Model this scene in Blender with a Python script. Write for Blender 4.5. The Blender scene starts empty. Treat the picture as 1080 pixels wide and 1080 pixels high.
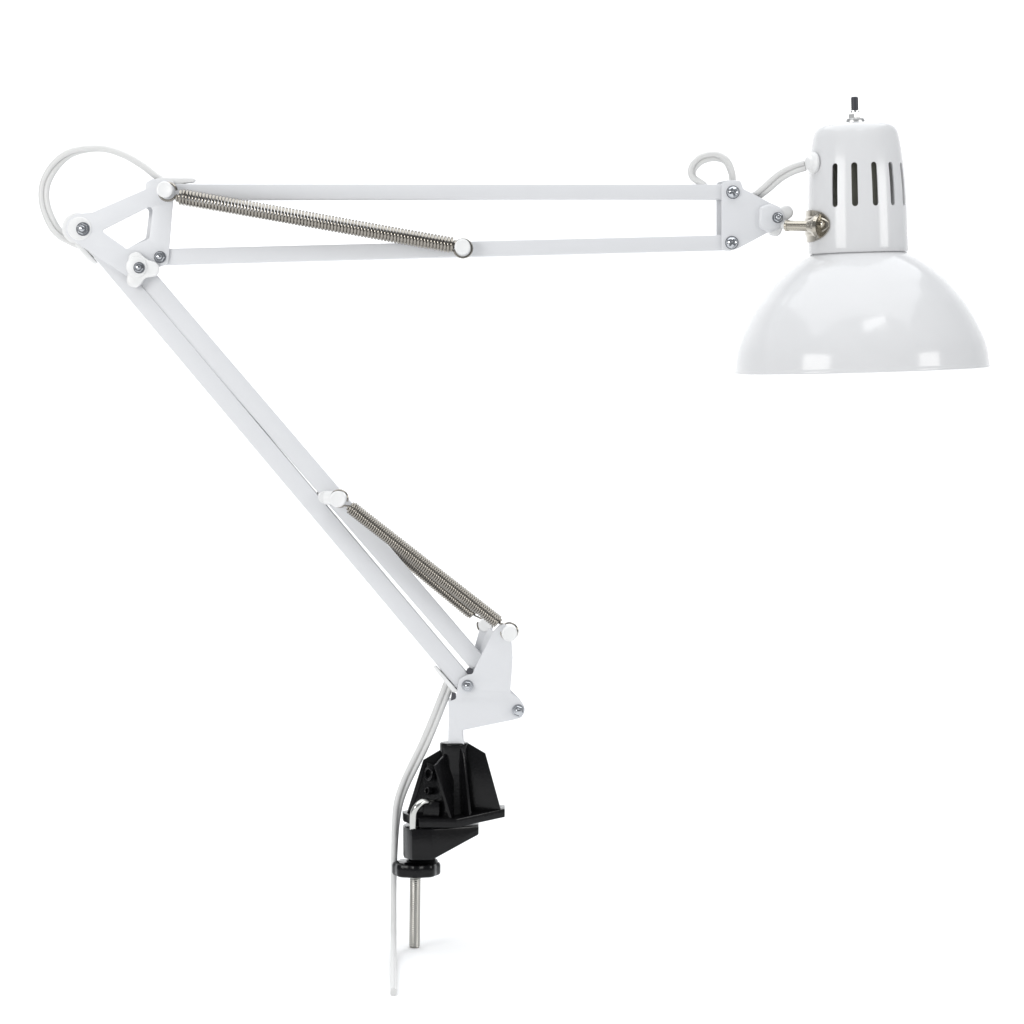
import bpy, bmesh, math, random
from mathutils import Vector, Matrix
random.seed(4)

# ------------------------------------------------------------------ camera, world, lights, exposure
S = 0.0007            # metres per photo pixel in the plane of the lamp
DIST = 2.0            # camera distance, metres
DP = DIST / S
EYE = 450.0           # photo row at eye height
FLOOR = 998.5         # photo row of the floor under the screw tip
scene = bpy.context.scene
cam_d = bpy.data.cameras.new('camera'); cam = bpy.data.objects.new('camera', cam_d)
scene.collection.objects.link(cam); scene.camera = cam
ZC = (FLOOR - EYE) * S
cam.location = (0, -DIST, ZC); cam.rotation_euler = (math.radians(90), 0, 0)
cam_d.sensor_width = 36; cam_d.lens = 36 * DIST / (1080 * S)
cam_d.shift_y = (EYE - 540) / 1080
cam_d.clip_start = 0.05; cam_d.clip_end = 60

world = bpy.data.worlds.new('World'); scene.world = world; world.use_nodes = True
bg = world.node_tree.nodes['Background']
bg.inputs[0].default_value = (0.93, 0.96, 1.0, 1); bg.inputs[1].default_value = 0.30

def area(name, loc, target, sx, sy, radiance, col=(1, 1, 1)):
    l = bpy.data.lights.new(name, 'AREA'); l.shape = 'RECTANGLE'; l.size = sx; l.size_y = sy
    l.energy = radiance * math.pi * sx * sy; l.color = col
    o = bpy.data.objects.new(name, l); scene.collection.objects.link(o)
    o.location = loc
    o.rotation_euler = (Vector(target) - Vector(loc)).to_track_quat('-Z', 'Y').to_euler()
    return o
HEAD = ((905 - 540) * S, 0.0, (998 - 380) * S)
area('softbox_left', (-1.06, -1.22, 0.72), HEAD, 0.80, 0.52, 7.2, (1, 0.99, 0.97))
area('softbox_right', (1.73, -1.04, 0.72), HEAD, 0.66, 0.50, 7.2, (1, 0.99, 0.97))
area('softbox_top', (0, 0.1, 2.3), (0, 0.1, 0), 3.4, 2.8, 2.05, (0.97, 0.985, 1))
area('backdrop_light', (0, 0.9, 1.6), (0, 2.0, 1.2), 2.8, 0.5, 2.8)

small = area('softbox_small', (0.40, -1.05, 1.66), HEAD, 0.52, 0.13, 7.5)
small.rotation_euler.rotate_axis('Z', math.radians(10))
vs = scene.view_settings
vs.view_transform = 'Standard'; vs.look = 'None'; vs.gamma = 1; vs.exposure = 0; vs.use_curve_mapping = False
scene.render.engine = 'CYCLES'

# ------------------------------------------------------------------ materials
def mat(name, col, rough=0.4, metal=0.0, coat=0.0, bump=0.0, bscale=400, cvar=0.0, spec=0.5):
    m = bpy.data.materials.new(name); m.use_nodes = True
    nt = m.node_tree; b = nt.nodes['Principled BSDF']
    b.inputs['Base Color'].default_value = (*col, 1)
    b.inputs['Roughness'].default_value = rough; b.inputs['Metallic'].default_value = metal
    b.inputs['Coat Weight'].default_value = coat; b.inputs['Coat Roughness'].default_value = 0.04
    b.inputs['Specular IOR Level'].default_value = spec
    tc = nt.nodes.new('ShaderNodeTexCoord')
    n = nt.nodes.new('ShaderNodeTexNoise'); n.inputs['Scale'].default_value = bscale; n.inputs['Detail'].default_value = 3
    nt.links.new(tc.outputs['Object'], n.inputs['Vector'])
    if bump:
        bp = nt.nodes.new('ShaderNodeBump'); bp.inputs['Strength'].default_value = bump; bp.inputs['Distance'].default_value = 0.0004
        nt.links.new(n.outputs['Fac'], bp.inputs['Height']); nt.links.new(bp.outputs['Normal'], b.inputs['Normal'])
    if cvar:
        n2 = nt.nodes.new('ShaderNodeTexNoise'); n2.inputs['Scale'].default_value = 45; n2.inputs['Detail'].default_value = 4
        nt.links.new(tc.outputs['Object'], n2.inputs['Vector'])
        mx = nt.nodes.new('ShaderNodeMix'); mx.data_type = 'RGBA'
        nt.links.new(n2.outputs['Fac'], mx.inputs[0])
        mx.inputs[6].default_value = (*[c * (1 - cvar) for c in col], 1)
        mx.inputs[7].default_value = (*[min(1, c * (1 + cvar)) for c in col], 1)
        nt.links.new(mx.outputs[2], b.inputs['Base Color'])
    return m
M = dict(
    enamel=mat('white_enamel', (0.67, 0.672, 0.68), 0.14, coat=0.04, bump=0.08, bscale=110, cvar=0.02, spec=0.36),
    bar=mat('white_powder_coat', (0.655, 0.661, 0.678), 0.38, bump=0.05, bscale=900, cvar=0.015),
    plate=mat('white_painted_steel', (0.665, 0.672, 0.69), 0.36, bump=0.05, bscale=900, cvar=0.012),
    plastic=mat('white_plastic', (0.76, 0.762, 0.76), 0.35, cvar=0.01),
    cord=mat('white_vinyl', (0.65, 0.65, 0.642), 0.38, cvar=0.015),
    nickel=mat('nickel', (0.44, 0.41, 0.355), 0.2, 1.0, bump=0.05, bscale=700, cvar=0.1),
    spring=mat('spring_steel', (0.30, 0.28, 0.25), 0.12, 1.0, cvar=0.1),
    zinc=mat('zinc', (0.5, 0.515, 0.54), 0.13, 1.0, cvar=0.15),
    screw=mat('threaded_steel', (0.47, 0.46, 0.43), 0.3, 1.0, cvar=0.2),
    silver=mat('silver_plate', (0.88, 0.88, 0.87), 0.3, 1.0),
    chrome=mat('bright_steel', (0.55, 0.55, 0.53), 0.2, 1.0),
    black=mat('black_plastic', (0.004, 0.004, 0.0045), 0.20, bump=0.2, bscale=500, cvar=0.2, spec=0.22),
    lever=mat('black_lever', (0.035, 0.037, 0.045), 0.45),
    socket=mat('socket_grey', (0.16, 0.16, 0.13), 0.5),
    hollow=mat('spacer_and_hollow_shade', (0.06, 0.06, 0.07), 0.5),  # dark grey of the spacer, also the painted shade of the hollow bar end
    backdrop=mat('backdrop_paper', (0.97, 0.97, 0.97), 0.9, cvar=0.004, spec=0.1),
)

# ------------------------------------------------------------------ helpers
BASE = Vector(((437.5 - 540) * S, 0, 0))
def W(x, y, d=0.0):       # lamp-plane units (x right, y down, d towards the camera) to metres
    return Vector(((x - 540) * S, -d * S, (FLOOR - y) * S))
def V(px, py, d=0.0):     # a photo position at depth d
    k = (DP - d) / DP
    return Vector(((px - 540) * k * S, -d * S, ZC + (EYE - py) * k * S))

def link(name, me, m, parent=None, smooth=35, rel=True):
    if rel:
        me.transform(Matrix.Translation(-BASE))
    bm = bmesh.new(); bm.from_mesh(me)
    bmesh.ops.recalc_face_normals(bm, faces=bm.faces); bm.to_mesh(me); bm.free()
    me.materials.clear(); me.materials.append(M[m])
    me.name = name
    me.shade_smooth()
    me.set_sharp_from_angle(angle=math.radians(smooth))
    o = bpy.data.objects.new(name, me); scene.collection.objects.link(o); o.parent = parent
    return o

class MB:
    def __init__(s): s.v = []; s.f = []
    def add(s, vs_, fs):
        n = len(s.v); s.v += [Vector(v) for v in vs_]; s.f += [tuple(i + n for i in f) for f in fs]
    def tube(s, pts, r, n=10, cap=True, closed=False):
        pts = [Vector(p) for p in pts]; N = len(pts)
        rr = r if isinstance(r, (list, tuple)) else [r] * N
        t0 = (pts[1] - pts[0]).normalized()
        up = Vector((0, -1, 0)) if abs(t0.y) < .9 else Vector((0, 0, 1))
        a = (up - t0 * up.dot(t0)).normalized(); vv = []
        for i in range(N):
            if closed: t = (pts[(i + 1) % N] - pts[i - 1]).normalized()
            else: t = (pts[min(i + 1, N - 1)] - pts[max(i - 1, 0)]).normalized()
            a = (a - t * a.dot(t)).normalized(); b = t.cross(a)
            for j in range(n):
                q = 2 * math.pi * j / n
                vv.append(pts[i] + (a * math.cos(q) + b * math.sin(q)) * rr[i])
        ff = []
        for i in range(N if closed else N - 1):
            for j in range(n):
                i2 = (i + 1) % N
                ff.append((i * n + j, i * n + (j + 1) % n, i2 * n + (j + 1) % n, i2 * n + j))
        if cap and not closed:
            ff.append(tuple(range(n))); ff.append(tuple((N - 1) * n + j for j in range(n)))
        s.add(vv, ff)
    def lathe(s, prof, c, axis, seg=48, phase=0.0, closed=False):
        """prof: (radius, height along axis) in pixel units"""
        c = Vector(c); u = Vector(axis).normalized()
        up = Vector((0, 0, 1)) if abs(u.z) < .9 else Vector((1, 0, 0))
        a = (up - u * up.dot(u)).normalized(); b = u.cross(a)
        vv = []; P = len(prof)
        for (r, h) in prof:
            for j in range(seg):
                q = 2 * math.pi * j / seg + phase
                vv.append(c + (a * math.cos(q) + b * math.sin(q)) * max(r, 1e-4) * S + u * h * S)
        ff = []
        for i in range(P if closed else P - 1):
            i2 = (i + 1) % P
            for j in range(seg):
                ff.append((i * seg + j, i * seg + (j + 1) % seg, i2 * seg + (j + 1) % seg, i2 * seg + j))
        if not closed:
            ff.append(tuple(range(seg))); ff.append(tuple((P - 1) * seg + j for j in range(seg)))
        s.add(vv, ff)
    def hexa(s, p):          # 8 points: bottom 4 then top 4
        s.add(p, [(0, 1, 2, 3), (4, 5, 6, 7), (0, 1, 5, 4), (1, 2, 6, 5), (2, 3, 7, 6), (3, 0, 4, 7)])
    def mesh(s):
        me = bpy.data.meshes.new('m'); me.from_pydata([tuple(v) for v in s.v], [], s.f); me.update(); return me
    def build(s, name, m, parent=None, smooth=35, bevel=0.0):
        me = s.mesh()
        if bevel:
            bm = bmesh.new(); bm.from_mesh(me)
            bmesh.ops.recalc_face_normals(bm, faces=bm.faces)
            es = [e for e in bm.edges if len(e.link_faces) == 2 and e.calc_face_angle(0) > 0.45]
            bmesh.ops.bevel(bm, geom=es, offset=bevel * S, segments=2, affect='EDGES', profile=.6, clamp_overlap=True)
            bm.to_mesh(me); bm.free()
        return link(name, me, m, parent, smooth)

def catmull(pts, n=8):
    pts = [tuple(p) for p in pts]; out = []
    P = [pts[0]] + pts + [pts[-1]]
    for i in range(1, len(P) - 2):
        for k in range(n):
            t = k / n; r = []
            for q in range(len(pts[0])):
                a, b, c, d = P[i-1][q], P[i][q], P[i+1][q], P[i+2][q]
                r.append(.5 * (2*b + (c-a)*t + (2*a-5*b+4*c-d)*t*t + (-a+3*b-3*c+d)*t**3))
            out.append(tuple(r))
    out.append(pts[-1]); return out

def rounded(pts, r=2.0, n=5):
    out = []; N = len(pts)
    for i in range(N):
        p = Vector(pts[i][:2]); rr = pts[i][2] if len(pts[i]) > 2 else r
        a = Vector(pts[i-1][:2]) - p; b = Vector(pts[(i+1) % N][:2]) - p
        la, lb = a.length, b.length; a.normalize(); b.normalize()
        ang = a.angle(b)
        if rr <= 0 or ang > 3.1: out.append((p.x, p.y)); continue
        cut = min(rr / math.tan(ang / 2), la * .48, lb * .48); rr2 = cut * math.tan(ang / 2)
        bis = (a + b).normalized(); c = p + bis * (rr2 / math.sin(ang / 2))
        s0 = p + a * cut - c; s1 = p + b * cut - c
        tot = s0.angle(s1); sg = 1 if s0.x * s1.y - s0.y * s1.x > 0 else -1
        for k in range(n + 1):
            q = sg * tot * k / n
            out.append((c.x + s0.x*math.cos(q) - s0.y*math.sin(q), c.y + s0.x*math.sin(q) + s0.y*math.cos(q)))
    return out

def prism_mesh(loops, d0, d1, bevel=0.6, comp=True):
    cu = bpy.data.curves.new('c', 'CURVE'); cu.dimensions = '2D'; cu.fill_mode = 'BOTH'
    cu.extrude = (d1 - d0) / 2 - bevel; cu.bevel_depth = bevel; cu.bevel_resolution = 2; cu.offset = -bevel
    ox = sum(p[0] for p in loops[0]) / len(loops[0]); oy = sum(p[1] for p in loops[0]) / len(loops[0])
    for L in loops:
        sp = cu.splines.new('POLY'); sp.points.add(len(L) - 1); sp.use_cyclic_u = True
        for i, p in enumerate(L): sp.points[i].co = (p[0] - ox, p[1] - oy, 0, 1)
    o = bpy.data.objects.new('c', cu); scene.collection.objects.link(o)
    dg = bpy.context.evaluated_depsgraph_get()
    me = bpy.data.meshes.new_from_object(o.evaluated_get(dg))
    bpy.data.objects.remove(o); bpy.data.curves.remove(cu)
    k = (DP - d1) / DP if comp else 1.0
    mid = (d0 + d1) / 2
    for v in me.vertices:
        x, y, z = v.co
        x += ox; y += oy
        v.co = ((x - 540) * k * S, -(z + mid) * S, ZC + (EYE - y) * k * S) if comp else tuple(W(x, y, z + mid))
    bm = bmesh.new(); bm.from_mesh(me); bmesh.ops.remove_doubles(bm, verts=bm.verts, dist=1e-7); bm.to_mesh(me); bm.free()
    return me
def prism(name, loops, d0, d1, m, parent, bevel=0.6, comp=True, smooth=35):
    return link(name, prism_mesh(loops, d0, d1, bevel, comp), m, parent, smooth)

TO = Vector((0, -1, 0))       # towards the viewer's side
def hexbolt(px, py, d, r, parent, name='bolt', seg=6, phase=.2, mt='zinc'):
    b = MB(); c = V(px, py, d)
    b.lathe([(r*1.22, 0), (r*1.25, .3), (r*1.22, 1.2), (r*.6, 1.3)], c, TO, 28)
    b.lathe([(r*.98, 1.2), (r*1.04, 1.6), (r*1.04, 5.0), (r*.88, 6.0), (r*.62, 6.1)], c, TO, seg, phase)
    b.lathe([(r*.52, 5.5), (r*.52, 8.0), (r*.42, 8.9), (r*.22, 9.3), (0, 9.4)], c, TO, 20)
    return b.build(name, mt, parent, 30)
def panscrew(px, py, d, r, parent, ang=.4, name='screw'):
    b = MB(); c = V(px, py, d); nr, na = 14, 64; vv = []; ff = []
    b.lathe([(r*1.12, 0), (r*1.12, 1.0), (r*.8, 1.05)], c, TO, 28)
    for i in range(nr + 1):
        q = i / nr; rr = r * math.sin(q * math.pi / 2); h = 1.0 + 4.6 * math.cos(q * math.pi / 2) ** .8
        for j in range(na):
            a = 2*math.pi*j/na; x, y = rr*math.cos(a), rr*math.sin(a)
            xr, yr = x*math.cos(ang)+y*math.sin(ang), -x*math.sin(ang)+y*math.cos(ang)
            hh = h
            if rr < r*.68 and min(abs(xr), abs(yr)) < r*.15: hh -= 2.4*(1 - .5*rr/(r*.68))
            vv.append(c + Vector((x, 0, y)) * S + TO * hh * S)
    for i in range(nr):
        for j in range(na): ff.append((i*na+j, i*na+(j+1) % na, (i+1)*na+(j+1) % na, (i+1)*na+j))
    b.add(vv, ff)
    return b.build(name, 'zinc', parent, 30)

def channel(p0, p1, w0, w1, dfront, depth, parent, name='arm_bar', th=1.4, m='bar'):
    """a folded C-section bar from p0 to p1 (photo px), open towards the back"""
    a = Vector((p0[0], p0[1])); b = Vector((p1[0], p1[1])); t = (b - a).normalized(); n = Vector((-t.y, t.x))
    def sect(w):
        h = w/2; ch = 1.0; D = depth
        return [(-h, -D), (-h, -ch*.9), (-h+ch*.35, -ch*.3), (-h+ch, 0), (h-ch, 0), (h-ch*.35, -ch*.3), (h, -ch*.9), (h, -D),
                (h-th, -D), (h-th, -th), (-h+th, -th), (-h+th, -D)]
    k = (DP - dfront) / DP; mb = MB(); rings = []
    for (c, w) in ((a, w0), (b, w1)):
        for (q, dd) in sect(w):
            p = c + n * q
            rings.append(Vector(((p.x-540)*k*S, -(dfront+dd)*S, ZC + (EYE-p.y)*k*S)))
    K = 12; ff = [tuple((j, (j+1) % K, K+(j+1) % K, K+j)) for j in range(K)]
    for o in (0, K): ff += [(o+0, o+1, o+10, o+11), (o+1, o+2, o+3, o+10), (o+3, o+4, o+9, o+10), (o+4, o+5, o+6, o+9), (o+6, o+7, o+8, o+9)]
    mb.add(rings, ff)
    return mb.build(name, m, parent, 40)

def spring(a, b, R, wire, turns, parent, pegs=None, loopr=9.4, samp=14, n=6, name='spring'):
    """a, b: (px, py, d) ends of the coil; pegs: (px, py, d) of the two pegs the end loops go round"""
    A, B = V(*a), V(*b); t = (B - A).normalized()
    u = (Vector((0, -1, 0)) - t * Vector((0, -1, 0)).dot(t)).normalized(); w = t.cross(u)
    L = (B - A).length; pts = []; N = int(turns * samp)
    for i in range(N + 1):
        q = 2*math.pi*i/samp; s_ = i / N
        e = min(1, min(s_, 1 - s_) * turns / 1.2); rr = R * (.55 + .45 * e)
        pts.append(A + t * L * s_ + (u*math.cos(q) + w*math.sin(q)) * rr * S)
    mb = MB()
    mb.tube(pts, wire * S, n)
    if pegs:
        for pg, end, sg in ((pegs[0], pts[0], 1), (pegs[1], pts[-1], -1)):
            c = V(*pg); dirv = t * sg; side = Vector((dirv.z, 0, -dirv.x)).normalized()
            lp = []
            for k in range(27):
                q = math.radians(18 + 324 * k / 26)
                dv = Vector((dirv.x, 0, dirv.z)).normalized()
                lp.append(c + (dv*math.cos(q) + side*math.sin(q)) * loopr * S)
            mb.tube([end, end.lerp(lp[0], .6)] + lp, wire * S * .95, n)
    return mb.build(name, 'spring', parent, 60)

def peg(px, py, d0, d1, r, parent, name='spring_peg', m='plastic'):
    b = MB()
    b.lathe([(r*.8, d0), (r*.82, d1-5), (r, d1-4.6), (r*1.0, d1-1.2), (r*.9, d1-.3), (r*.78, d1), (r*.72, d1-.25), (0, d1-.2)], V(px, py, 0), TO, 40)
    return b.build(name, m, parent, 30)

def knob_outline(cx, cy, lobes, base, ext, sig):
    out = []
    for k in range(96):
        q = 2*math.pi*k/96; r = base
        for (a, e) in lobes:
            dd = (q - a + math.pi) % (2*math.pi) - math.pi
            r = r + (e - base) * math.exp(-abs(dd / sig) ** 3)
        out.append((cx + r*math.cos(q), cy + r*math.sin(q)))
    return out

# ------------------------------------------------------------------ the setting: a white paper sweep
def backdrop():
    mb = MB(); prof = [(-4.5, 0.0), (-2, 0), (0, 0), (1.0, 0)]
    R = 1.0
    for k in range(1, 17):
        q = math.pi/2*k/16; prof.append((1.0 + R*math.sin(q), R - R*math.cos(q)))
    prof += [(2.0, 2.0), (2.0, 3.4)]
    vv = [Vector((x, y, z)) for (y, z) in prof for x in (-3.4, 3.4)]
    ff = [(2*i, 2*i+1, 2*i+3, 2*i+2) for i in range(len(prof)-1)]
    mb.add(vv, ff)
    me = mb.mesh(); o = link('backdrop', me, 'backdrop', None, 60, rel=False)
    o['kind'] = 'structure'
backdrop()

# ------------------------------------------------------------------ the lamp
lamp = bpy.data.objects.new('desk_lamp', None); scene.collection.objects.link(lamp)
lamp.empty_display_size = .05; lamp.location = BASE
lamp['label'] = 'white enamelled swing-arm desk lamp with exposed springs on a black clamp'
lamp['category'] = 'desk lamp'
R_ = lamp

# ---- shade and housing (own frame: h up the axis from the rim)
UP = Vector((-0.030, -0.037, 1.0)).normalized()
RIM = V(908.5, 390.8, 0)
RX = Vector((1, 0, 0)); RX = (RX - UP * RX.dot(UP)).normalized(); RD = RX.cross(UP) * -1
if RD.y > 0: RD = -RD     # RD points to the viewer's side
def HP(phi, r, h):        # phi degrees from the viewer's side, + to the right
    q = math.radians(phi); return RIM + (RX*math.sin(q) + RD*math.cos(q)) * r * S + UP * h * S

outer = catmull([(133.6, 4), (132.6, 15), (130.3, 26), (126.8, 36), (121.8, 47), (115.6, 59), (107.6, 72), (98, 84.5), (88, 96), (76, 107), (66, 114.5), (57, 120), (50, 123.2)], 4)
lip = [(132.0, 1.2), (132.2, .3), (133.2, 0), (134.2, .6), (134.4, 2.0), (134.0, 3.2)]
inner = [(max(r - 1.6, 1), h - 1.0) for (r, h) in outer][::-1]
b = MB(); b.lathe(lip + outer + inner, RIM, UP, 128, closed=True)
shade = b.build('lamp_shade', 'enamel', R_, 50)

cap_o = catmull([(52.2, 124.4), (52.0, 150), (51.6, 178), (50.9, 197), (49.3, 216), (47.4, 232), (45.4, 245), (43.0, 252.2), (39.5, 256.4), (34, 258.6), (24, 260.0), (12, 260.6)], 4)
cap_i = [(max(r - 1.8, .5), h - (1.6 if h > 250 else 0)) for (r, h) in cap_o][::-1]
b = MB(); b.lathe([(51.0, 124.0), (51.8, 123.9)] + cap_o + [(0.3, 260.8)] + [(0.3, 259.0)] + cap_i + [(50.3, 124.0)], RIM, UP, 144, closed=True)
cap_me = b.mesh()
bm = bmesh.new(); bm.from_mesh(cap_me); bmesh.ops.recalc_face_normals(bm, faces=bm.faces); bm.to_mesh(cap_me); bm.free()
capo = bpy.data.objects.new('housing_tmp', cap_me); scene.collection.objects.link(capo)
cut = MB()
for k in range(13):
    phi = -33.7 + 24 * k
    q = math.radians(phi); n_ = RX*math.sin(q) + RD*math.cos(q); tn = RX*math.cos(q) - RD*math.sin(q)
    hw = 3.15; h0, h1 = 171.0, 216.5
    prof = [(-hw*math.cos(math.pi*j/8), h1 - hw + hw*math.sin(math.pi*j/8)) for j in range(9)] + \
           [(hw*math.cos(math.pi*j/8), h0 + hw - hw*math.sin(math.pi*j/8)) for j in range(9)]
    vv = [RIM + n_*rr*S + tn*x*S + UP*h*S for rr in (42, 58) for (x, h) in prof]
    K = len(prof); cut.add(vv, [tuple(range(K)), tuple(K+j for j in range(K))] + [(j, (j+1) % K, K+(j+1) % K, K+j) for j in range(K)])
cm = cut.mesh(); bm = bmesh.new(); bm.from_mesh(cm); bmesh.ops.recalc_face_normals(bm, faces=bm.faces); bm.to_mesh(cm); bm.free()
cuto = bpy.data.objects.new('cut_tmp', cm); scene.collection.objects.link(cuto)
md = capo.modifiers.new('b', 'BOOLEAN'); md.object = cuto; md.operation = 'DIFFERENCE'; md.solver = 'EXACT'
res = bpy.data.meshes.new_from_object(capo.evaluated_get(bpy.context.evaluated_depsgraph_get()))
bpy.data.objects.remove(capo); bpy.data.objects.remove(cuto)
housing = link('socket_housing', res, 'enamel', R_, 40)

b = MB(); b.lathe([(0, 150), (27, 150), (28, 152), (28, 235), (24, 246), (10, 252), (0, 252)], RIM, UP, 40)
b.build('bulb_socket', 'socket', R_, 30)

b = MB(); tc_ = HP(0, 0, 261)
b.lathe([(10.2, -1), (10.4, 1.2), (9.6, 3.6), (6.8, 4.8)], tc_, UP, 32)
b.lathe([(6.8, 4), (7.3, 4.4), (7.3, 8.6), (6.4, 9.8), (4.8, 10)], tc_, UP, 6, .3)
b.lathe([(4.9, 9), (4.9, 12.0), (4.3, 12.4), (0, 12.4)], tc_, UP, 24)
sw = b.build('toggle_switch', 'silver', housing, 30)
b = MB()
prf = [(3.2, 11.8)]
for k in range(6): prf += [(3.7, 13 + k*2.1), (3.9, 13.9 + k*2.1), (3.7, 14.8 + k*2.1)]
prf += [(3.6, 26.0), (3.0, 26.7), (0, 26.8)]
b.lathe(prf, tc_, UP, 20); b.build('switch_lever', 'lever', housing, 30)

# grommet on the housing's left
gn = (RX*math.sin(math.radians(-68)) + RD*math.cos(math.radians(-68))).normalized()
gc = HP(-68, 49.5, 218.5)
b = MB(); b.lathe([(11.2, 0), (11.6, 1.2), (11.3, 3.2), (9.6, 4.6), (7.9, 5.6), (7.2, 7.6), (6.2, 8.6), (3, 8.8)], gc, gn, 36)
b.build('cord_grommet', 'plastic', housing, 40)
GROM = gc + gn * 6 * S

# nickel swivel bracket wrapped on the housing
def nickel_patch():
    mb = MB(); na, nh = 30, 16; top = []
    for layer, rr in ((0, 54.4), (1, 52.4)):
        for i in range(na + 1):
            f = i / na; phi = -128 + f * (-40.5 + 128)
            ap = phi + 0
            # half height narrows to a rounded point towards the viewer's side
            g = max(0, (phi + 68) / 27.5)
            hh = 16.5 - 4.0 * g - 8.5 * max(0, g) ** 4
            cen = 153.0 + .5*g
            for j in range(nh + 1):
                v_ = j/nh*2 - 1
                bulge = 1.2 if layer == 0 else 0
                r2 = rr + (bulge if abs(v_) < .55 and phi > -100 else 0)
                mb.v.append(HP(ap, r2, cen + hh * v_))
    n1 = (na+1)*(nh+1)
    for i in range(na):
        for j in range(nh):
            a = i*(nh+1)+j; q = (a, a+1, a+nh+2, a+nh+1)
            mb.f.append(q); mb.f.append(tuple(x + n1 for x in q))
    for i in range(na):
        for j in (0, nh):
            a = i*(nh+1)+j; mb.f.append((a, a+nh+1, a+nh+1+n1, a+n1))
    for j in range(nh):
        for i in (0, na):
            a = i*(nh+1)+j; mb.f.append((a, a+1, a+1+n1, a+n1))
    return mb.build('swivel_mount', 'nickel', R_, 30)
mount = nickel_patch()
rod_a, rod_b = V(860, 238.4, 36), V(829.2, 238.0, 16)
ax = (rod_b - rod_a).normalized(); RL = (rod_b - rod_a).length / S
b = MB()
b.lathe([(0, -7), (11, -6), (12.5, -3), (11.0, 0), (8.2, 3), (6.8, 6.0), (5.7, 8), (5.5, RL-3.4), (6.0, RL-3.1), (6.1, RL-.3), (5.0, RL), (0, RL)], rod_a, ax, 32)
b.build('swivel_rod', 'nickel', R_, 28)
rn = (RX*math.sin(math.radians(-50)) + RD*math.cos(math.radians(-50))).normalized()
b = MB(); b.lathe([(4.4, -1), (4.4, .6), (3.8, 2.0), (2.6, 2.8), (1.2, 3.0), (0, 2.4)], HP(-50.5, 55.0, 153.8), rn, 24)
b.build('rivet', 'nickel', mount, 30)

# ---- upper arm
channel((163, 202.2), (768, 202.2), 16.4, 15.8, 7, 14, R_)
channel((165, 271.0), (768, 255.6), 17.0, 15.8, 7, 14, R_)

elbow = rounded([(71, 232, 12), (80, 225.5, 9), (97, 224, 6), (153.5, 199.5, 2), (153.5, 193, 3), (160, 188.6, 3), (184, 191, 4), (182.4, 214, 3),
                 (178, 268, 4), (177, 279, 6), (166, 282, 5), (150, 291, 3), (133, 291, 2), (84, 258.5, 8), (68, 246, 10)], 3)
hole = rounded([(106.8, 243.5, 2), (158.5, 217.4, 3.5), (160.8, 222, 2), (157.2, 251.5, 3), (133.5, 262.4, 2)], 2)
el = prism('elbow_plate', [elbow, hole], 8, 10.6, 'plate', R_, .7)
hole_r = [(x - 3.6 if x > 140 else x, y + (1.6 if y < 225 else 0)) for (x, y) in hole]
prism('elbow_plate', [elbow, hole_r], -10.6, -8, 'plate', R_, .7)
# plastic friction disc on the left bolt
b = MB(); b.lathe([(15.5, 7.2), (16.4, 7.7), (16.2, 8.6), (0, 8.6)], V(83.0, 241.3, 0), TO, 40)
b.lathe([(12.4, 9.5), (12.4, 11.2), (11.4, 11.9), (0, 12.0)], V(85.5, 241.8, 0), TO, 40)
b.build('friction_washer', 'plastic', R_, 30)
hexbolt(87.6, 241.6, 11.8, 5.9, el, phase=.1)
hexbolt(168.8, 271.2, 10.6, 5.2, el, phase=.5)
lob = [(math.atan2(18, -7.5), 21.3), (math.atan2(1.5, 20), 21.2), (math.atan2(-17, -7), 17.5)]
kn = prism('friction_knob', [knob_outline(146.6, 282.6, lob, 12.5, 21, .56)], 11, 18, 'plastic', R_, 2.0, smooth=60)
b = MB(); b.lathe([(11.5, 10), (11.5, 17), (10.5, 20), (8.6, 20.6), (0, 20.6)], V(146.6, 282.6, 0), TO, 40); b.build('knob_hub', 'plastic', kn, 40)
hexbolt(146.8, 282.4, 20.4, 4.9, kn, phase=.3)
hexbolt(146.8, 282.4, -20, 4.9, el)

# pegs and springs of the upper arm
peg(177.0, 202.2, -28, 29, 8.5, R_)
peg(488.2, 262.0, -28, 29, 8.2, R_)
def conn(name, pts, r, m='plastic'):
    b = MB(); b.tube([V(*p) for p in pts], r * S, 16); return b.build(name, m, R_)
spring((187, 206.6, 20), (480, 259.3, 20), 7.2, 1.5, 84, R_, ((177, 202.2, 20), (488.2, 262, 20)))
spring((187, 207.6, -20), (480, 258.6, -20), 7.1, 1.45, 84, R_, ((177, 202.2, -20), (488.2, 262, -20)))

# cord clips (thin white tongues)
prism('cord_clip', [rounded([(160, 190, 2), (168, 187.2, 2), (204, 187.6, 2), (206.5, 189.6, 1.5), (204, 192.2, 1.5), (163, 195, 2)], 1)], -5, 6, 'plastic', R_, .8)
prism('cord_clip', [rounded([(78, 252, 2), (84, 256, 2), (102, 276.5, 1), (99, 278.5, 1.5), (92, 273.5, 1), (79, 258, 2)], 1)], -5, 6.2, 'plastic', R_, .8)
prism('cord_clip', [rounded([(456.5, 703.4, 1), (459.5, 702.6, 1), (483, 729, 1), (478, 731, 1)], 1)], -5, 9.4, 'plastic', R_, .6)

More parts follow.
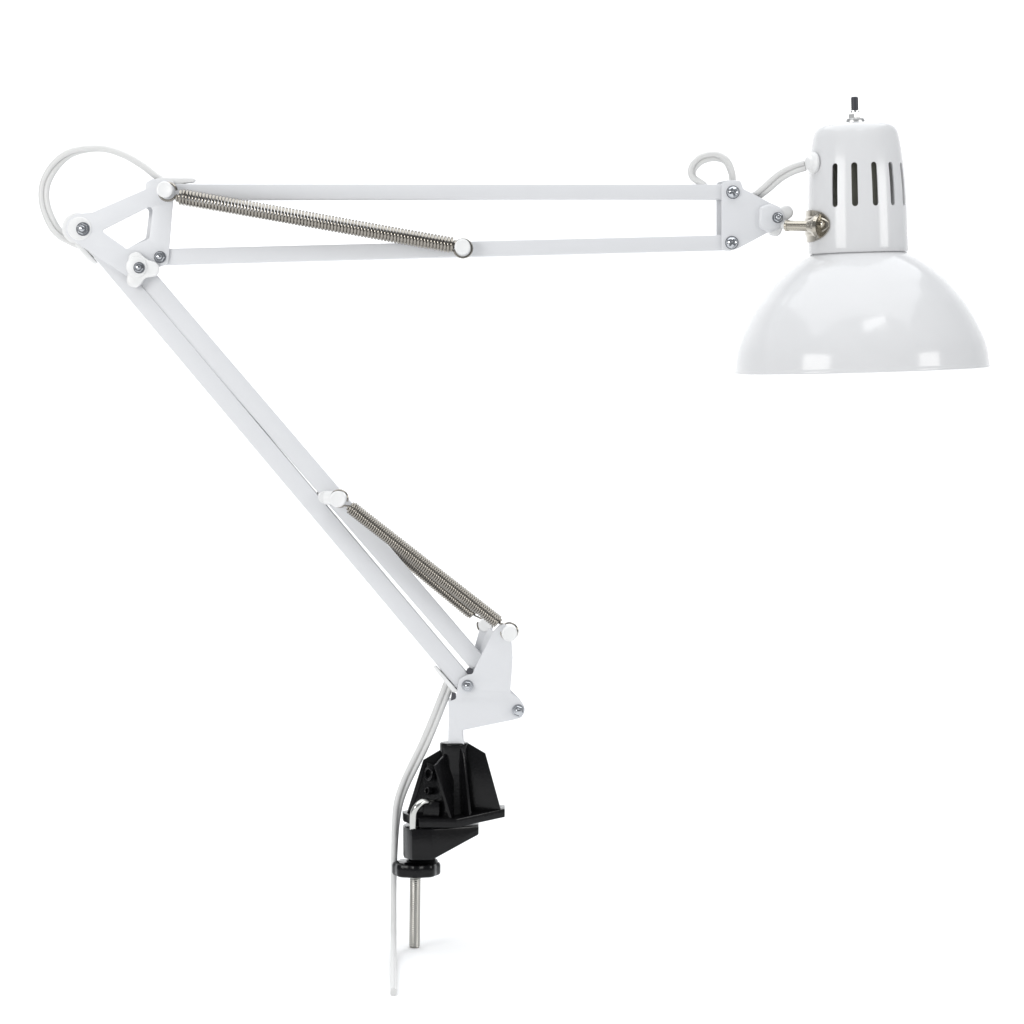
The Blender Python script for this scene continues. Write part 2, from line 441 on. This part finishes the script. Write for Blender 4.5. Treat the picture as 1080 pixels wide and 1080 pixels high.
# ---- end bracket beside the shade
endp = rounded([(761, 192.5, 4), (770, 190.0, 3), (781, 190.2, 4), (784, 199, 4), (812, 213.6, 8), (824, 219, 8), (829, 229, 8), (825, 238, 8), (812, 244.2, 8), (778.5, 262.0, 6), (770, 264.8, 5), (761, 263.4, 3)], 3)
ep = prism('end_plate', [endp], 7.6, 10, 'plate', R_, .7)
endr = [(x - 5.5 if x < 765 else x - 3, y) for (x, y) in endp]
prism('end_plate', [endr], -10.2, -8, 'plate', R_, .7)
# raised plastic cheek round the pivot
ck = rounded([(801, 218, 6), (812, 214.4, 5), (824, 219.5, 8), (829.5, 230, 8), (823, 241, 8), (812, 245.5, 6), (800, 240, 8)], 4)
prism('pivot_cheek', [ck], 8, 15, 'plate', R_, 3.2, smooth=70)
lob2 = [(math.atan2(-9, 14), 18.5), (math.atan2(18, -4), 19.5), (math.atan2(-5, -18), 12.0)]
kn2 = prism('friction_knob', [knob_outline(820, 229.8, lob2, 9.8, 17, .62)], 2, 12.5, 'plastic', R_, 2.2, smooth=60)
hexbolt(820.2, 229.6, 15, 4.7, kn2, phase=.0)
panscrew(773.0, 202.8, 10, 6.3, ep, .35)
panscrew(771.8, 256.0, 10, 6.3, ep, .9)
b = MB(); b.tube([V(812, 231, -2), V(822, 235, 6), V(831, 238, 15)], [6*S, 5.6*S, 4.4*S], 20); b.build('pivot_neck', 'plastic', R_, 50)

# ---- lower arm
channel((99.5, 257), (493.5, 725.5), 19.4, 19.0, 6.6, 13, R_)
channel((153.0, 292.6), (503.9, 700.0), 21.4, 18.2, 5.0, 11, R_)
b = MB(); b.lathe([(10.2, -6), (10.2, 4.2), (9.6, 4.6), (0, 4.6)], V(153.8, 292.6, 0), TO, 30); b.build('bar_end', 'bar', R_, 40)
peg(342.5, 524.5, -28, 7.0, 6.8, R_)
b = MB(); b.tube([V(344, 525, 6), V(357.6, 525.6, 12)], 7.4*S, 24); b.build('peg_sleeve', 'plastic', R_)
peg(357.8, 525.8, 4, 29, 8.6, R_)
spring((368.4, 533.6, 20), (526.5, 657.2, 20), 6.5, 1.1, 80, R_, ((357.8, 525.8, 20), (537, 666, 20)), loopr=9.0)
spring((352, 527, -20), (500, 648.6, -20), 6.3, 1.1, 78, R_, ((342.5, 523.5, -20), (511.5, 659, -20)), loopr=8.2)

# ---- base bracket
fb = rounded([(521, 664, 5), (529, 656.5, 5), (538, 660, 4), (539.6, 676, 4), (540.8, 693, 12), (539.6, 712, 12), (538.2, 730, 3), (549.5, 739, 5), (554.6, 748, 8), (550, 757.2, 6),
              (540, 759.6, 4), (487.4, 770.4, 2), (487.4, 776, 2), (490.0, 787, 2), (472.6, 787, 1), (473.4, 740, 1), (480.6, 737.2, 2), (482.4, 726, 4), (484.5, 716, 5), (493, 711.6, 4), (498.2, 711, 3), (501, 704, 6)], 3)
fme = prism_mesh([fb], 8.2, 11, .8)
fa, fz = V(498, 710.5), V(539, 729)
fn = Vector((fz.z - fa.z, 0, -(fz.x - fa.x))).normalized()
if fn.z < 0: fn = -fn
bm = bmesh.new(); bm.from_mesh(fme)
for off in (0, 5):
    bmesh.ops.bisect_plane(bm, geom=list(bm.verts) + list(bm.edges) + list(bm.faces), plane_co=fa + fn * off * S, plane_no=fn)
for v in bm.verts:                     # the upper wing is folded a little forwards
    h = (v.co - fa).dot(fn) / S
    if h > 0: v.co.y -= (h * .12 if h < 5.01 else .6 + (h - 5) * .24) * S * .8
bm.to_mesh(fme); bm.free()
bp_ = link('base_bracket', fme, 'plate', R_, 35)
rb = rounded([(507, 658.5, 4), (516, 655.5, 4), (520, 664, 4), (508, 692, 3), (502, 712, 3), (538, 727, 3), (549, 738, 4), (553, 748, 6), (546, 756, 4), (486, 768, 3), (478, 764, 3), (482, 738, 3), (496, 705, 4), (500.4, 683, 6)], 3)
prism('base_bracket', [rb], -12, -9.4, 'plate', R_, .8)
# folded web joining the two cheeks of the bracket
b = MB()
for (a0, a1) in (((521.5, 666), (501, 706)),):
    p = [V(a0[0], a0[1], 9), V(a1[0], a1[1], 9), V(a1[0] - 2.5, a1[1] - 3, -9.6), V(a0[0] - 7, a0[1] - 3.5, -9.6)]
    o_ = Vector((1.6*S, 0, -.8*S))
    b.hexa(p + [q + o_ for q in p])
b.build('bracket_web', 'plate', R_, 30)
hexbolt(493.0, 723.2, 11, 5.0, bp_, phase=.4)
hexbolt(546.4, 749.4, 11, 5.4, bp_, phase=.2)
peg(537.4, 666.2, -12, 29, 8.3, R_)
peg(511.5, 660, -28, -8, 7.2, R_)
b = MB(); b.lathe([(3.6, -4), (3.6, 8.6), (3.0, 9), (0, 9)], V(495.6, 707.6, 0), TO, 20); b.build('spacer', 'hollow', R_, 30)
b = MB(); b.hexa([V(475.4, 739.0, 2), V(481, 738.4, 2), V(481, 738.4, 10), V(475.4, 739.0, 10), V(476.4, 729.6, 2), V(481, 731, 2), V(481, 731, 10), V(476.4, 729.6, 10)])
b.build('hollow_end_shade', 'hollow', R_, 30, bevel=.8)  # dark block stands in for the shade inside the hollow bar end
b = MB(); b.lathe([(0, 0), (8.6, 0), (8.2, 12), (7.9, 22), (7.9, 50), (6.9, 52), (0, 52)], W(480.9, 788, 2.2), (0, 0, 1), 36); b.build('post', 'plate', R_, 40)

# ---- black clamp
def clampbody():
    mb = MB(); cx = 479.0
    mb.lathe([(0, 0), (17.0, 0), (15.2, 10), (14.2, 45), (14.0, 60), (15.2, 64), (15.2, 77.2), (14.4, 78.4), (9.0, 78.6), (0, 78.5)], W(cx, 861.2, 0), (0, 0, 1), 40)
    # fins: (x,d) of the shoulder, its row, (x,d) at the foot
    fins = [((446.5, 3), 801, (428.0, 4)), ((459.0, 27), 804, (476.5, 33)), ((489.5, 17), 792, (497, 23)), ((512.0, 3), 794, (530.5, 4)),
            ((452, -22), 801, (440, -26)), ((500, -20), 797, (510, -26)), ((478, -24), 801, (478, -28))]
    for (sx, sd), sy, (fx, fd) in fins:
        dr = Vector((fx - cx, fd)).normalized(); n_ = Vector((-dr.y, dr.x)) * 1.6
        ds = Vector((sx - cx, sd)).normalized(); ns = Vector((-ds.y, ds.x)) * 1.4
        sh = (sx, sd)
        for_pts = []
        for sg in (-1, 1):
            for_pts.append([W(cx + n_.x*sg, 861, n_.y*sg), W(fx + n_.x*sg, 861, fd + n_.y*sg), W(sx + ns.x*sg, sy, sd + ns.y*sg),
                            W(cx + (sx-cx)*.42 + ns.x*sg, sy-11, sd*.42 + ns.y*sg), W(cx + ns.x*sg, sy-12, ns.y*sg)])
        A_, B_ = for_pts; K = 5
        mb.add(A_ + B_, [tuple(range(K)), tuple(K+j for j in range(K))] + [(j, (j+1) % K, K+(j+1) % K, K+j) for j in range(K)])
    return mb
cb = clampbody().build('clamp_body', 'black', R_, 30, bevel=1.0)
# web panel between the two left fins, with its bolt holes
def panel(name, q, th=2.0):
    mb = MB(); a, b_, c, d_ = q
    n_ = (b_ - a).cross(d_ - a).normalized()
    if n_.y > 0: n_ = -n_
    mb.hexa([p for p in q] + [p - n_*th*S for p in q]); return mb.build(name, 'black', cb, 30, bevel=.5)
panel('web_panel', [W(449, 803, 4), W(461, 805, 23), W(474, 858, 28), W(434, 858, 5)])
pn = Vector((-.80, -.60, .12)).normalized()
for (x, y, d, r) in ((454, 814, 17, 7.6), (452.5, 832, 16.5, 4.2)):
    mb = MB(); mb.lathe([(r*.62, -1), (r*.62, 2.4), (r*.8, 3.0), (r, 2.2), (r, -2), (r*.62, -2)], W(x, y, d), pn, 28, closed=False); mb.build('boss', 'black', cb, 40)
# foot plate (true plan, seen a little from above)
def plan(pts, y0, y1, name, m, parent, bevel=1.0):
    mb = MB(); K = len(pts)
    vv = [W(p[0], y + (p[2] if len(p) > 2 else 0), p[1]) for y in (y1, y0) for p in pts]
    mb.add(vv, [tuple(range(K)), tuple(K+j for j in range(K))] + [(j, (j+1) % K, K+(j+1) % K, K+j) for j in range(K)])
    return mb.build(name, m, parent, 30, bevel=bevel)
plan([(424, -6, -1.5), (426, 8, -1), (443.5, 35, 1.2), (482, 37, 1.2), (532.5, 4, -5.2), (532.5, -26, -5), (500, -40, -2), (440, -34, -1)], 857.5, 866.5, 'foot_plate', 'black', R_)
plan([(446, 26), (464, 28), (466, 16), (450, 12)], 842, 858, 'hook_seat', 'black', R_, 2.0)

# bright hook rod
b = MB()
hk = catmull([(458, 846, 16), (452, 842.2, 26), (446.5, 841.8, 31), (441, 846, 34.5), (437.8, 852, 34), (437, 860, 33), (437.0, 868, 32), (437, 880, 32)], 6)
b.tube([W(*p) for p in hk], 3.7*S, 18); b.build('hook_rod', 'chrome', R_, 60)

# jaw, knob and screw
jaw = MB()
pl = [(425, 4), (427, 22), (436, 38), (457, 38), (505, 14), (505, -12), (460, -20), (430, -18)]
def jb(x): return 901.5 if x < 462 else 901.5 - (x - 462) * .54
top_ = [W(x, 869.0, d) for (x, d) in pl]; bot_ = [W(x, jb(x), d) for (x, d) in pl]; K = len(pl)
jaw.add(bot_ + top_, [tuple(range(K)), tuple(K+j for j in range(K))] + [(j, (j+1) % K, K+(j+1) % K, K+j) for j in range(K)])
jw = jaw.build('clamp_jaw', 'black', R_, 30, bevel=1.6)
b = MB(); b.lathe([(0, 0), (17.5, 0), (16.5, 3), (13.5, 5), (13.5, 9), (0, 9)], W(445, 909, 4), (0, 0, 1), 30); b.build('jaw_neck', 'black', jw, 40)
kn_pts = []
for k in range(120):
    q = 2*math.pi*k/120; r = 24.6 + .9*math.cos(8*q) 
    kn_pts.append((r*math.cos(q), r*math.sin(q)))
mb = MB(); rings = [(.55, 0), (.90, .2), (.97, 1.2), (1.0, 3), (1.0, 11), (.96, 13.2), (.86, 14.6), (.5, 15.4)]
for (f, h) in rings:
    for (x, y) in kn_pts: mb.v.append(W(439.2 + x*f, 922.2 - h, 4 + y*f))
for i in range(len(rings)-1):
    for j in range(120): mb.f.append((i*120+j, i*120+(j+1) % 120, (i+1)*120+(j+1) % 120, (i+1)*120+j))
mb.f.append(tuple(range(120))); mb.f.append(tuple((len(rings)-1)*120+j for j in range(120)))
mb.build('tightening_knob', 'black', R_, 35)
# thread: a real helical ridge on the shaft
mb = MB(); seg = 28; pitch = 2.2; H = 82; rows = int(H / .55); vv = []; ff = []
for i in range(rows + 1):
    h = H * i / rows
    for j in range(seg):
        q = 2*math.pi*j/seg
        ph = ((h / pitch) - j / seg) % 1.0
        r = 5.45 + .62 * (abs(ph - .5) * 2)
        if h < 1.5: r -= (1.5 - h) * .8
        vv.append(W(437.3 + .9*h/H, FLOOR - .05 - h, 4) + Vector((math.cos(q)*r*S, math.sin(q)*r*S, 0)))
for i in range(rows):
    for j in range(seg): ff.append((i*seg+j, i*seg+(j+1) % seg, (i+1)*seg+(j+1) % seg, (i+1)*seg+j))
ff += [tuple(range(seg)), tuple(rows*seg+j for j in range(seg))]
mb.add(vv, ff); mb.build('clamp_screw', 'screw', R_, 50)

# ---- power cord: flat twin flex, one continuous run; each key: px, py, depth, twist (0 = both cores side by side for the viewer)
CR = 3.05
fw = (FLOOR - EYE)
def floor_d(py): return DP * (1 - fw / (py - EYE))
g = GROM
kx = [
 (849, 174.6, 24, 0), (836, 178.8, 20, 0), (822, 186.5, 12, .1), (808, 198.5, 4, .4), (796, 207, -2, .9), (784, 206, -3, 1.4), (774, 196, -3, 1.5), (771.6, 182, -2, 1.35),
 (765.5, 169.5, 0, 1.2), (753, 164.8, 2, .55), (739, 168.4, 4, .5), (730.6, 177.5, 3, .9), (731, 187, 1, 1.2), (742, 198, 0, 1.3), (700, 202.2, 0, 1.5),
 (600, 202.2, 0, 1.5), (450, 202.2, 0, 1.5), (300, 202.2, 0, 1.5), (215, 200, 0, 1.5), (185, 194, 0, 1.5), (168, 188, 0, 1.4), (151, 175.2, 0, 1.35), (132, 164, 0, 1.4), (111, 157.2, 0, 1.45),
 (91, 157.2, 0, 1.3), (71.5, 163.0, 0, .9), (56.0, 177.5, 0, .3), (47.3, 195.5, 0, .0), (47.2, 215, 0, .0), (54.6, 235, 0, .25), (64, 247.5, 0, .7), (77, 255.2, 0, 1.0), (92, 263, -1, 1.3), (112, 279, -1, 1.5),
 (170, 343, 0, 1.5), (260, 451, 0, 1.5), (370, 582, 0, 1.5), (450, 677, 0, 1.4), (467, 701, 0, .9), (473.5, 716, 0, .3), (471.5, 726, 0, .0), (466, 740, 0, .0), (457.6, 761, 0, .0), (446.5, 787, 0, .05), (436, 808, 0, .25), (427, 827, 0, .5),
 (420.5, 846, 0, .8), (417.6, 866, 0, 1.15), (416.2, 890, -2, 1.4), (415.4, 920, 0, 1.55), (415.0, 948, 5, 1.57)]
pts = catmull(kx, 9)[:-1]
P3 = [(V(p[0], p[1], p[2]), p[3]) for p in pts]
# reaches the floor and runs forward along it
tail = []
P3 += [(V(*t_), 1.571) for t_ in tail]
for (py, d) in catmull([(962, 12), (978, 20), (992, 38), (1006, 78), (1022, 140), (1036, 198), (1048.4, 247)], 6):
    P3.append((V(415.1, py, d), 1.571))
def smooth_side(P3):
    # consistent frame: keep the side vector from flipping between samples
    N = len(P3); prev = None; rails = [[], []]
    for i in range(N):
        p, tw = P3[i]; t = (P3[min(i+1, N-1)][0] - P3[max(i-1, 0)][0]).normalized()
        view = Vector((0, -1, 0)) if abs(t.y) < .8 else Vector((0, 0, 1))
        side = t.cross(view).normalized(); dep = view - t*view.dot(t); dep.normalize()
        o = side*math.cos(tw) + dep*math.sin(tw)
        if prev is not None and o.dot(prev) < 0: o = -o
        if prev is not None: o = (o*.5 + prev*.5).normalized()
        prev = o
        q = 1.0
        if p.z < (CR*2.2)*S:          # lying on the floor the two cores lie one beside the other, flat
            pass
        rails[0].append(p + o*CR*.93*S); rails[1].append(p - o*CR*.93*S)
    for r in rails:
        for v in r:
            if v.z < CR*S: v.z = CR*S
    mb = MB()
    for r in rails: mb.tube(r, CR*S, 14)
    return mb
smooth_side(P3).build('power_cord', 'cord', R_, 60)
